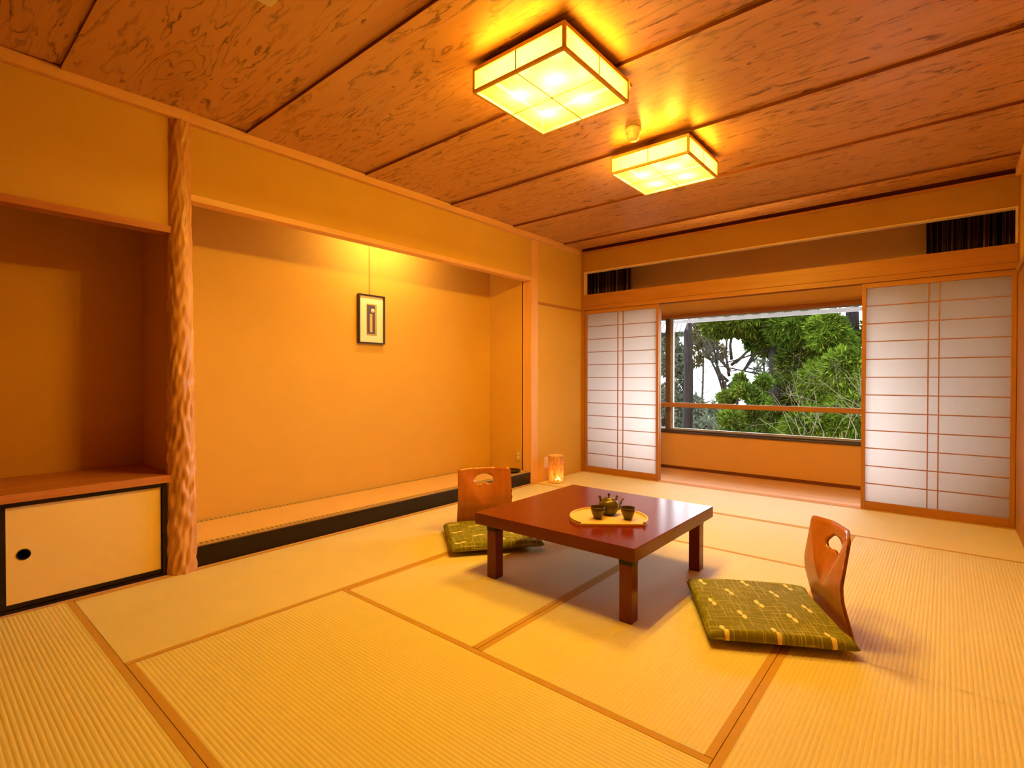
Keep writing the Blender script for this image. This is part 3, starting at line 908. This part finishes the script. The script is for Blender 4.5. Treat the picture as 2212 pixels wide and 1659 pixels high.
cp = thing('ceiling_panel', 'cream ceiling panel whose corner shows at the top edge of the photo', 'panel', (-1.62, 0.56, 2.588))
def rrect(x0, x1, y0, y1, r, n=6):
    pts = []
    for cx, cy, a0 in ((x1 - r, y1 - r, 0), (x0 + r, y1 - r, 90), (x0 + r, y0 + r, 180), (x1 - r, y0 + r, 270)):
        for i in range(n + 1):
            a = R(a0 + 90 * i / n); pts.append((cx + r * math.cos(a), cy + r * math.sin(a)))
    return pts
MB().prism(rrect(-2.043, -1.19, 0.11, 0.960, 0.012), 2.552, 2.585).build('cover', M['cream_plastic'], cp, bevel=0.003)
for i in range(5): MB().box(-1.95, -1.28, 0.22 + i * 0.13, 0.26 + i * 0.13, 2.549, 2.5525).build('louvre', M['cream_plastic'], cp)

# lamp tucked behind the head rail of the picture alcove
lamp('alcove_light', 'AREA', (XL - 0.13, 2.78, 2.40), NICHE_W, (1.0, 0.66, 0.20), None, size=0.05, size_y=0.55, rot=(0, R(58), 0))

# ------------------------------------------------------------------ low table
tx0, tx1, ty0, ty1 = -2.020, -1.044, 2.083, 3.080
tab = thing('low_table', 'low square red lacquered table in the middle of the room', 'table', ((tx0 + tx1) / 2, (ty0 + ty1) / 2, 0))
MB().box(tx0, tx1, ty0, ty1, 0.288, 0.350).build('tabletop', M['lacquer_y'], tab, bevel=0.003)
for lx0 in (-1.944, -1.131):
    for ly0 in (2.104, 2.932):
        lg = MB().box(lx0, lx0 + 0.062, ly0, ly0 + 0.062, 0.0, 0.262).build('leg', M['lacquer_z'], tab, bevel=0.002)
        MB().box(lx0 - 0.001, lx0 + 0.063, ly0 - 0.001, ly0 + 0.063, 0.262, 0.2875).build('leg_collar', M['black_lacquer'], lg, bevel=0.001)

# half-moon tray
TC = (-1.371, 2.431); TR = 0.205; ta = math.atan2(0.62, 0.78)
chord = 0.122; ht = math.acos(chord / TR)
pts = []
for i in range(49):
    a = -math.pi / 2 + ht + (2 * math.pi - 2 * ht) * i / 48
    pts.append((TR * math.cos(a), TR * math.sin(a)))
inn = [(0.955 * x, 0.955 * y) for x, y in pts]
tr = thing('tray', 'pale wooden half moon tray on the red table', 'tray', (TC[0], TC[1], 0.3505), ta)
b = MB(); b.prism(pts, 0.0, 0.012); o = b.build('tray_board', M['tray'], None, bevel=0.0015); o.parent = tr
b = MB(); n = len(pts)
b.add([(x, y, 0.012) for x, y in pts] + [(x, y, 0.020) for x, y in pts] + [(x, y, 0.020) for x, y in inn] + [(x, y, 0.012) for x, y in inn],
      [f for i in range(n - 1) for f in ((i, i + 1, n + i + 1, n + i), (n + i, n + i + 1, 2 * n + i + 1, 2 * n + i), (2 * n + i, 2 * n + i + 1, 3 * n + i + 1, 3 * n + i))])
o = b.build('rim', M['tray'], None); o.parent = tr
ZT = 0.3627

def cup(x, y, label):
    r = thing('teacup', label, 'cup', (x, y, ZT), group='teacups on the tray')
    h = 0.062
    out = [(0.0, 0.0), (0.018, 0.0), (0.0195, 0.003), (0.022, 0.008), (0.029, 0.024), (0.0355, 0.044), (0.0385, h), (0.0365, h + 0.001)]
    MB().lathe(out, x, y, ZT, 36, cap=False).build('cup_body', M['ceramic'], r)
    MB().lathe([(0.0365, h + 0.001), (0.034, h - 0.008), (0.028, 0.026), (0.018, 0.009), (0.0, 0.007)], x, y, ZT, 36, cap=False).build('cup_inside', M['cup_in'], r)
    return r
cup(-1.403, 2.375, 'dark glazed teacup left on the tray, in front of the teapot')
cup(-1.273, 2.462, 'dark glazed teacup alone at the right of the tray')

pxx, pyy = -1.400, 2.487
pot = thing('teapot', 'round bronze glazed teapot at the back of the tray', 'teapot', (pxx, pyy, ZT))
MB().lathe([(0.0, 0), (0.030, 0.0), (0.034, 0.004), (0.047, 0.020), (0.0545, 0.040), (0.054, 0.056), (0.046, 0.073), (0.034, 0.082), (0.030, 0.083)], pxx, pyy, ZT, 44, cap=False).build('body', M['ceramic'], pot)
lid = MB().lathe([(0.033, 0.0825), (0.033, 0.085), (0.026, 0.090), (0.012, 0.094), (0.0, 0.095)], pxx, pyy, ZT, 36, cap=False).build('lid', M['ceramic'], pot)
MB().lathe([(0.004, 0.094), (0.0035, 0.100), (0.007, 0.106), (0.0075, 0.111), (0.004, 0.115), (0.0, 0.1155)], pxx, pyy, ZT, 20, cap=False).build('knob', M['cup_in'], lid)
ca, sa = math.cos(R(40)), math.sin(R(40))
def P(u, z): return (pxx + u * ca, pyy + u * sa, ZT + z)
MB().tube([P(0.044, 0.034), P(0.058, 0.046), P(0.067, 0.064), P(0.073, 0.080), P(0.079, 0.087)], [0.017, 0.013, 0.009, 0.0075, 0.007], 14).build('spout', M['ceramic'], pot)
for u in (-0.044, 0.038):
    pts = [P(u - math.copysign(0.004, u), 0.066), P(u + math.copysign(0.002, u), 0.084), P(u + math.copysign(0.004, u), 0.094), P(u + math.copysign(0.010, u), 0.100)]
    MB().tube(pts, [0.008, 0.0065, 0.0065, 0.008], 12).build('handle_lug', M['cup_in'], pot)

# ------------------------------------------------------------------ legless chairs
def smooth(a, b, t):
    t = min(1, max(0, (t - a) / (b - a))); return t * t * (3 - 2 * t)

def back_x(y, z):
    kk = 0.006 * math.exp(-((z - 0.215) / 0.02) ** 2)
    if z < 0.215: x = 0.286 - 0.056 * z / 0.215 + kk
    else: x = 0.230 + 0.036 * (z - 0.215) / 0.23 + kk
    u = abs(y)
    ue = 0.015 + 0.165 * min(1, max(0, (z - 0.17) / 0.25))
    if z > 0.16:
        x += 0.040 * (1 - smooth(ue * 0.35, ue * 1.08, u)) * smooth(0.16, 0.36, z)
    return x

def make_chair(loc, rz, label):
    r = thing('legless_chair', label, 'chair', loc, rz)
    # back: outline with a half-moon hole, triangulated and bent
    hw, zt, rc = 0.195, 0.447, 0.028
    out = []
    N = 26
    for i in range(N): out.append((-hw - 0.006 * (1 - i / N), 0.016 + (zt - rc - 0.016) * i / N))
    for i in range(9):
        a = math.pi - math.pi / 2 * i / 8; out.append((-hw + rc + rc * math.cos(a), zt - rc + rc * math.sin(a)))
    for i in range(1, 22): out.append((-hw + rc + (2 * hw - 2 * rc) * i / 22, zt + 0.004 * math.sin(math.pi * i / 22)))
    for i in range(9):
        a = math.pi / 2 - math.pi / 2 * i / 8; out.append((hw - rc + rc * math.cos(a), zt - rc + rc * math.sin(a)))
    for i in range(N): out.append((hw + 0.006 * i / N, zt - rc - (zt - rc - 0.016) * (i + 1) / N))
    for i in range(1, 20): out.append((hw + 0.006 - (2 * hw + 0.012) * i / 20, 0.016))
    hole = []
    for i in range(25):
        a = math.pi * i / 24; hole.append((0.074 * math.cos(a), 0.352 + 0.048 * math.sin(a)))
    for i in range(1, 14):
        t = i / 14; y = -0.074 + 0.148 * t
        hole.append((y * (1 - 0.08 * math.sin(math.pi * t)), 0.352 - 0.026 * (math.sin(math.pi * t) ** 0.35) + 0.014 * math.exp(-((t - 0.5) / 0.16) ** 2)))
    pts = [Vector(p) for p in out + hole]
    no, nh = len(out), len(hole)
    edges = [(i, (i + 1) % no) for i in range(no)] + [(no + i, no + (i + 1) % nh) for i in range(nh)]
    def inside(poly, x, y):
        c = False; j = len(poly) - 1
        for i in range(len(poly)):
            (xi, yi), (xj, yj) = poly[i], poly[j]
            if (yi > y) != (yj > y) and x < (xj - xi) * (y - yi) / (yj - yi) + xi: c = not c
            j = i
        return c
    for i in range(34):
        for j in range(38):
            y = -hw + 2 * hw * (i + 0.5) / 34 + (0.003 if j % 2 else -0.003); z = 0.022 + (zt - 0.03) * j / 38
            if not inside(out, y, z): continue
            if any((y - a) ** 2 + (z - b_) ** 2 < 0.006 ** 2 for a, b_ in out + hole): continue
            if inside(hole, y, z): continue
            pts.append(Vector((y, z)))
    vs, es, fs, *_ = mgeo.delaunay_2d_cdt(pts, edges, [], 0, 1e-5)
    keep = []
    for f in fs:
        cx = sum(vs[i].x for i in f) / len(f); cz = sum(vs[i].y for i in f) / len(f)
        if inside(out, cx, cz) and not inside(hole, cx, cz): keep.append(tuple(f))
    b = MB(); b.add([(back_x(q.x, q.y), q.x, q.y) for q in vs], keep, 0, True)
    o = b.build('backrest', [M['plywood'], M['ply_edge']], None); o.parent = r
    s = o.modifiers.new('ply', 'SOLIDIFY'); s.thickness = 0.012; s.offset = 0; s.material_offset_rim = 1
    o2 = MB().prism(rrect(-0.17, 0.300, -0.20, 0.20, 0.04), 0.0015, 0.013).build('seat', M['plywood'], None, bevel=0.002); o2.parent = r
    return r

def cushion(loc, rz, label, hx, hy):
    n = 44
    vs, fs = [], []
    def prof(u, v):
        e = max(0.0, (1 - abs(u) ** 3.2)) * max(0.0, (1 - abs(v) ** 3.2))
        return 0.014 + 0.054 * e ** 0.36 + 0.003 * math.sin(7 * u + 2 * v) * e
    for side in (1, -1):
        for j in range(n + 1):
            for i in range(n + 1):
                u = -1 + 2 * i / n; v = -1 + 2 * j / n
                pin = 1 - 0.020 * (1 - v * v) * abs(u) ** 4 - 0.02 * abs(u * v) ** 6; pin2 = 1 - 0.020 * (1 - u * u) * abs(v) ** 4 - 0.02 * abs(u * v) ** 6
                x = u * hx * pin; y = v * hy * pin2
                if u > 0: x -= 0.022 * u ** 6 * (1 - smooth(0.19, 0.255, abs(y)))
                h = prof(u, v)
                edge = max(abs(u), abs(v))
                base = 0.0145 + 0.017 * smooth(0.72, 1.0, edge)
                z = base + (h if side == 1 else 0.0)
                if edge > 0.999: z = base + 0.009
                vs.append((x, y, z))
    m = n + 1
    for s_ in (0, 1):
        for j in range(n):
            for i in range(n):
                a = s_ * m * m + j * m + i
                q = (a, a + 1, a + m + 1, a + m)
                fs.append(q if s_ == 0 else q[::-1])
    b = MB(); b.add(vs, fs, 0, True)
    o = b.build('floor_cushion', M['cushion'], None)
    o.location = loc; o.rotation_euler = (0, 0, rz)
    wd = o.modifiers.new('seam', 'WELD'); wd.merge_threshold = 0.0004
    return tag(o, label, 'cushion', None)

RZ1, RZ2 = R(29.5), R(142.0)
c1 = make_chair((-0.624, 2.538, 0.0), RZ1, 'legless plywood chair right of the table with its back to the window')
c2 = dup(c1, (-2.372, 2.600, 0.0), RZ2, 'legless plywood chair left of the table with its back to the alcove')
cushion((-0.640, 2.530, 0.0), RZ1, 'green patterned cushion on the right chair, in front of the table', 0.288, 0.305)
cushion((-2.359, 2.590, 0.0), RZ2, 'green patterned cushion on the left chair, half hidden behind the table leg', 0.288, 0.305)

# ------------------------------------------------------------------ outside
def foliage(blobs, per, leaf, droop, mat, parent, seed, spread=0.5, blades=5, wide=0.17):
    """tufts of narrow blades in ellipsoid blobs: (centre, (rx, ry, rz), weight)"""
    rg = np.random.default_rng(seed)
    V_, F_ = [], []
    base = 0
    for (c, rad, wgt) in blobs:
        n = int(per * wgt)
        d = rg.normal(size=(n, 3)); d /= np.linalg.norm(d, axis=1)[:, None]
        rr = rg.uniform(0.25, 1.0, (n, 1)) ** 0.5
        p = np.array(c) + d * rr * np.array(rad)
        for k in range(n):
            out = d[k] * spread + rg.normal(size=3) * 0.45; out[2] -= droop
            for q in range(blades):
                a = out + rg.normal(size=3) * 0.45; a /= np.linalg.norm(a) + 1e-6
                s = np.cross(a, rg.normal(size=3)); s /= np.linalg.norm(s) + 1e-6
                L = leaf * rg.uniform(0.6, 1.3); W = L * wide
                p0 = p[k]
                V_ += [tuple(p0 - s * W * 0.3), tuple(p0 + a * L * 0.55 - s * W), tuple(p0 + a * L), tuple(p0 + a * L * 0.55 + s * W)]
                F_.append((base, base + 1, base + 2, base + 3)); base += 4
    b = MB(); b.add(V_, F_)
    return b.build('foliage', mat, parent, kind='stuff')

def limb(b, p, d, L, r, depth, rg, curl=0.25, up=0.15, n=5, split=2):
    pts = [Vector(p)]; rad = [r]
    dv = Vector(d).normalized()
    for i in range(n):
        dv = (dv + Vector(rg.normal(size=3)) * curl + Vector((0, 0, up * 0.3))).normalized()
        pts.append(pts[-1] + dv * (L / n)); rad.append(r * (1 - 0.55 * (i + 1) / n))
    b.tube(pts, rad, 6 if r > 0.03 else 4)
    if depth > 0:
        for q in range(split):
            i = rg.integers(max(1, n // 2), n + 1)
            nd = (dv + Vector(rg.normal(size=3)) * 0.75).normalized()
            limb(b, pts[i], nd, L * rg.uniform(0.55, 0.8), rad[i] * 0.72, depth - 1, rg, curl, up, n, split)

def blob(px, py, Y, rx, ry, wgt=1.0, ryd=None):
    c = at(px, py, Y)
    k = Y * 0.00078
    return (tuple(c), (rx * k, (ryd if ryd else rx * k), ry * k * 1.05), wgt)

def trunk(name_parent, px, Y, r, z0, z1, mat, lean=0.0):
    c = at(px, 817, Y)
    b = MB()
    pts = [(c.x + lean * (z - 1) + 0.02 * math.sin(z * 1.7), c.y, z) for z in np.linspace(z0, z1, 14)]
    b.tube(pts, [r * (1.18 - 0.05 * i) for i in range(14)], 14)
    return b.build('trunk', mat, name_parent)

GZ = -3.2
def tree(label, px, Y, r, mat, lean=0.0, z1=6.5, name='cedar_tree'):
    c = at(px, 817, Y)
    t = thing(name, label, 'tree', (c.x, c.y, GZ))
    trunk(t, px, Y, r, GZ, z1, mat, lean)
    return t

t1 = tree('tall bare dark trunk just right of the window mullion', 1486, 13.0, 0.128, M['bark'])
t2 = tree('big dark cedar in the middle of the window, foliage around its trunk', 1674, 15.0, 0.20, M['bark_grey'], 0.012)
foliage([blob(1560, 700, 15, 44, 26, 0.9), blob(1625, 695, 15, 60, 30, 1.3), blob(1650, 735, 15.2, 36, 26, 0.5), blob(1720, 705, 14.6, 56, 44, 1.5), blob(1775, 745, 14.8, 60, 40, 1.3),
         blob(1720, 790, 14.6, 34, 40, 0.9), blob(1680, 880, 15.4, 50, 50, 1.1), blob(1740, 850, 15.5, 60, 44, 1.2), blob(1690, 940, 15, 60, 30, 0.8)],
        1500, 0.20, 0.5, M['leaf_cedar'], t2, 3, 0.5, 8, 0.085)
bb = MB(); rg = np.random.default_rng(5); c = at(1674, 817, 15)
for z in (-0.3, 0.5, 1.2, 1.9, 2.6, 3.1):
    for s in (-1, 1): limb(bb, (c.x, c.y, z), (s, rg.normal() * 0.5, -0.15), 1.5, 0.035, 1, rg, 0.15, -0.1)
bb.build('branches', M['bark_grey'], t2)
t3 = tree('thick trunk rising at the right edge of the window beside the wide screen', 1845, 16.5, 0.20, M['bark'], -0.02)
foliage([blob(1925, 735, 16.6, 60, 60, 1.0), blob(1960, 850, 16.8, 60, 60, 1.0), blob(2040, 780, 17.2, 60, 70, 1.0)], 900, 0.22, 0.4, M['leaf_cedar'], t3, 14, 0.5, 6, 0.10)
t4 = tree('bright lime green cedar filling the lower right of the window', 1800, 13.4, 0.10, M['bark_grey'])
foliage([blob(1785, 715, 13.4, 34, 36, 0.8), blob(1825, 800, 13.0, 44, 40, 1.2), blob(1785, 830, 13.6, 56, 50, 1.2), blob(1840, 880, 13.0, 40, 50, 1.1), blob(1770, 920, 13.2, 70, 40, 1.3), blob(1720, 950, 13.4, 50, 24, 0.6)],
        1500, 0.16, 0.25, M['leaf_lime'], t4, 4, 0.5, 8, 0.085)
t5 = tree('forked bare tree with crooked branches against the pale sky', 1566, 21.0, 0.09, M['bark_grey'], -0.02, 1.0, 'bare_tree')
bb = MB(); rg = np.random.default_rng(21)
c5 = at(1566, 850, 21.0)
for k, (dx, dz, L) in enumerate(((-0.55, 1.0, 2.5), (0.05, 1.0, 2.9), (0.5, 1.0, 2.6), (0.9, 0.9, 2.5), (-0.9, 0.8, 2.5), (0.2, 1, 1.9), (-1.1, 0.6, 2.2), (1.1, 0.5, 2.0), (-0.3, 1, 2.4))):
    limb(bb, (c5.x, c5.y + 0.1 * k, 0.1 + 0.22 * k), (dx, rg.normal() * 0.3, dz), L, 0.070, 4, rg, 0.24, 0.12, 4, 2)
bb.build('branches', M['bark_grey'], t5)
t6 = tree('small green tree low in the middle of the window, in front of the bare branches', 1592, 11.8, 0.05, M['bark_grey'], 0.02, 0.9, 'green_tree')
foliage([blob(1610, 845, 11.8, 30, 13, 0.5), blob(1570, 860, 12.0, 20, 11.8, 0.28), blob(1640, 868, 11.8, 24, 11.8, 0.35), blob(1580, 905, 11.6, 26, 18, 0.45), blob(1625, 900, 12.0, 20, 10, 0.2), blob(1630, 935, 11.8, 44, 15, 0.6), blob(1565, 945, 11.8, 30, 11.8, 0.3), blob(1650, 825, 12.0, 16, 12, 0.2), blob(1600, 820, 12.0, 11.8, 8, 0.1)],
        1000, 0.125, 0.05, M['leaf_mid'], t6, 6, 0.5, 6, 0.12)
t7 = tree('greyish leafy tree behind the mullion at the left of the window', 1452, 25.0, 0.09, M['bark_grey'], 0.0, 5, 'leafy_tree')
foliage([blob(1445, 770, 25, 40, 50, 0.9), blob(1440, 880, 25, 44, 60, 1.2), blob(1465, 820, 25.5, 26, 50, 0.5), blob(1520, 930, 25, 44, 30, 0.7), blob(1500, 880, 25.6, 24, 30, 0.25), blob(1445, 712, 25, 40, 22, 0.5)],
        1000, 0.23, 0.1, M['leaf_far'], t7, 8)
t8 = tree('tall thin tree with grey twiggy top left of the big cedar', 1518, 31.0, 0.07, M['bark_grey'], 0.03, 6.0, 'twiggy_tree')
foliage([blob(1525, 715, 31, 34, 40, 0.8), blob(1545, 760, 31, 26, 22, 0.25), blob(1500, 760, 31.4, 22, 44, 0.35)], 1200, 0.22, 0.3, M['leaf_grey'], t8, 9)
bb = MB(); rg = np.random.default_rng(31); c = at(1518, 817, 31)
for k in range(7): limb(bb, (c.x, c.y, -0.4 + 0.6 * k), (rg.choice([-1, 1]), 0, 0.7), 1.5, 0.03, 3, rg, 0.25, 0.1)
bb.build('branches', M['bark_grey'], t8)
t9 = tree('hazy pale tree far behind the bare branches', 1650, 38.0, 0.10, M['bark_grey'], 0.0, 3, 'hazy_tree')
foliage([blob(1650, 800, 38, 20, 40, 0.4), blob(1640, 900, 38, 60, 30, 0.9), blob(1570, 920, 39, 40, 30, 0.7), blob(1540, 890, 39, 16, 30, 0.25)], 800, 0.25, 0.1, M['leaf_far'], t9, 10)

def shrub(label, px, py, Y, seeds, mat, h, name='bare_shrub'):
    c = at(px, py, Y)
    s = thing(name, label, 'shrub', (c.x, c.y, GZ))
    b = MB(); rg = np.random.default_rng(seeds)
    for k in range(6):
        limb(b, (c.x + rg.normal() * 0.05, c.y + rg.normal() * 0.05, GZ), (rg.normal() * 0.08, rg.normal() * 0.1, 1), c.z - GZ, 0.012, 0, rg, 0.03, 0.2)
    for k in range(11):
        limb(b, (c.x + rg.normal() * 0.12, c.y + rg.normal() * 0.1, c.z + rg.uniform(-0.15, 0.3)), (rg.normal() * 0.5 - 0.25, rg.normal() * 0.3, 1.0), h * rg.uniform(0.6, 1.1), 0.0055, 3, rg, 0.14, 0.12, 4, 2)
    return b.build('twigs', mat, s)
shrub('tall bare shrub with pale twigs in front of the cedar', 1748, 960, 9.5, 41, M['twig'], 0.85)
shrub('tangled bare shrub with reddish pale twigs at the right end of the window', 1872, 930, 8.6, 43, M['twig'], 0.75)

# far house between the trees, the slope below
hc = at(1640, 872, 50)
hs = thing('house', 'distant grey house glimpsed between the trees', 'house', (hc.x, hc.y, hc.z - 2.5))
MB().box(hc.x - 1.1, hc.x + 1.1, hc.y, hc.y + 3, hc.z - 2.5, hc.z + 0.35).build('house_wall', M['house_wall'], hs)
b = MB(); rx0, rx1, ry0, ry1, rz0 = hc.x - 1.4, hc.x + 1.4, hc.y - 0.4, hc.y + 3.4, hc.z + 0.35
b.add([(rx0, ry0, rz0), (rx1, ry0, rz0), (rx1, ry1, rz0), (rx0, ry1, rz0), (rx0 + .3, (ry0 + ry1) / 2, rz0 + 0.7), (rx1 - .3, (ry0 + ry1) / 2, rz0 + 0.7)],
      [(0, 1, 5, 4), (2, 3, 4, 5), (1, 2, 5), (3, 0, 4), (0, 3, 2, 1)])
b.build('house_roof', M['house_roof'], hs)
b = MB().box(-60, 30, YV + 0.4, 80, GZ - 0.3, GZ)
tag(b.build('hillside', M['ground']), 'dark overgrown slope below the window', 'ground')['kind'] = 'structure'

# eaves with white rafters over the window and over the wing on the left
ev = thing('roof_eave', 'white eave with closely set rafters just above the window', 'eave', (-1.6, 7.2, 1.9))
MB().box(-7.5, 3.0, 7.19, 7.23, 1.884, 1.932).build('fascia', M['white_paint'], ev)
MB().add([(-7.5, 7.19, 1.965), (3.0, 7.19, 1.965), (3.0, 6.26, 2.12), (-7.5, 6.26, 2.12), (-7.5, 7.23, 1.985), (3.0, 7.23, 1.985), (3.0, 6.26, 2.15), (-7.5, 6.26, 2.15)],
         [(0, 1, 2, 3), (7, 6, 5, 4), (0, 4, 5, 1), (3, 2, 6, 7)]).build('soffit', M['soffit_gap'], ev)
b = MB()
for i in range(56):
    x = -7.4 + i * 0.185
    b.add([(x, 7.19, 1.935), (x + 0.09, 7.19, 1.935), (x + 0.09, 6.26, 2.09), (x, 6.26, 2.09), (x, 7.19, 1.966), (x + 0.09, 7.19, 1.966), (x + 0.09, 6.26, 2.121), (x, 6.26, 2.121)],
          [(0, 1, 2, 3), (7, 6, 5, 4), (0, 4, 5, 1), (3, 2, 6, 7), (0, 3, 7, 4), (1, 5, 6, 2)])
b.build('rafters', M['white_paint'], ev, kind='stuff')

e2 = thing('wing_eave', 'white rafter ends of the neighbouring wing at the upper left of the window', 'eave', (-3.9, 9.0, 2.0))
b = MB()
for i in range(9):
    x = -4.35 + i * 0.088
    b.add([(x, 9.0, 1.945), (x + 0.058, 9.0, 1.935), (x + 0.045, 9.25, 2.19), (x - 0.02, 9.25, 2.19), (x, 9.03, 1.945), (x + 0.058, 9.03, 1.935), (x + 0.045, 9.28, 2.19), (x - 0.02, 9.28, 2.19)],
          [(0, 1, 2, 3), (7, 6, 5, 4), (0, 4, 5, 1), (3, 2, 6, 7), (0, 3, 7, 4), (1, 5, 6, 2)])
b.build('rafters', M['white_paint'], e2, kind='stuff')
MB().box(-4.4, -3.62, 9.06, 9.14, 2.19, 2.23).build('fascia', M['white_paint'], e2)
MB().box(-4.46, -4.36, 9.06, 9.20, GZ, 2.19).build('post', M['white_paint'], e2)
MB().box(-4.4, -3.62, 9.29, 9.31, 1.99, 2.19).build('backing_board', M['soffit_gap'], e2)
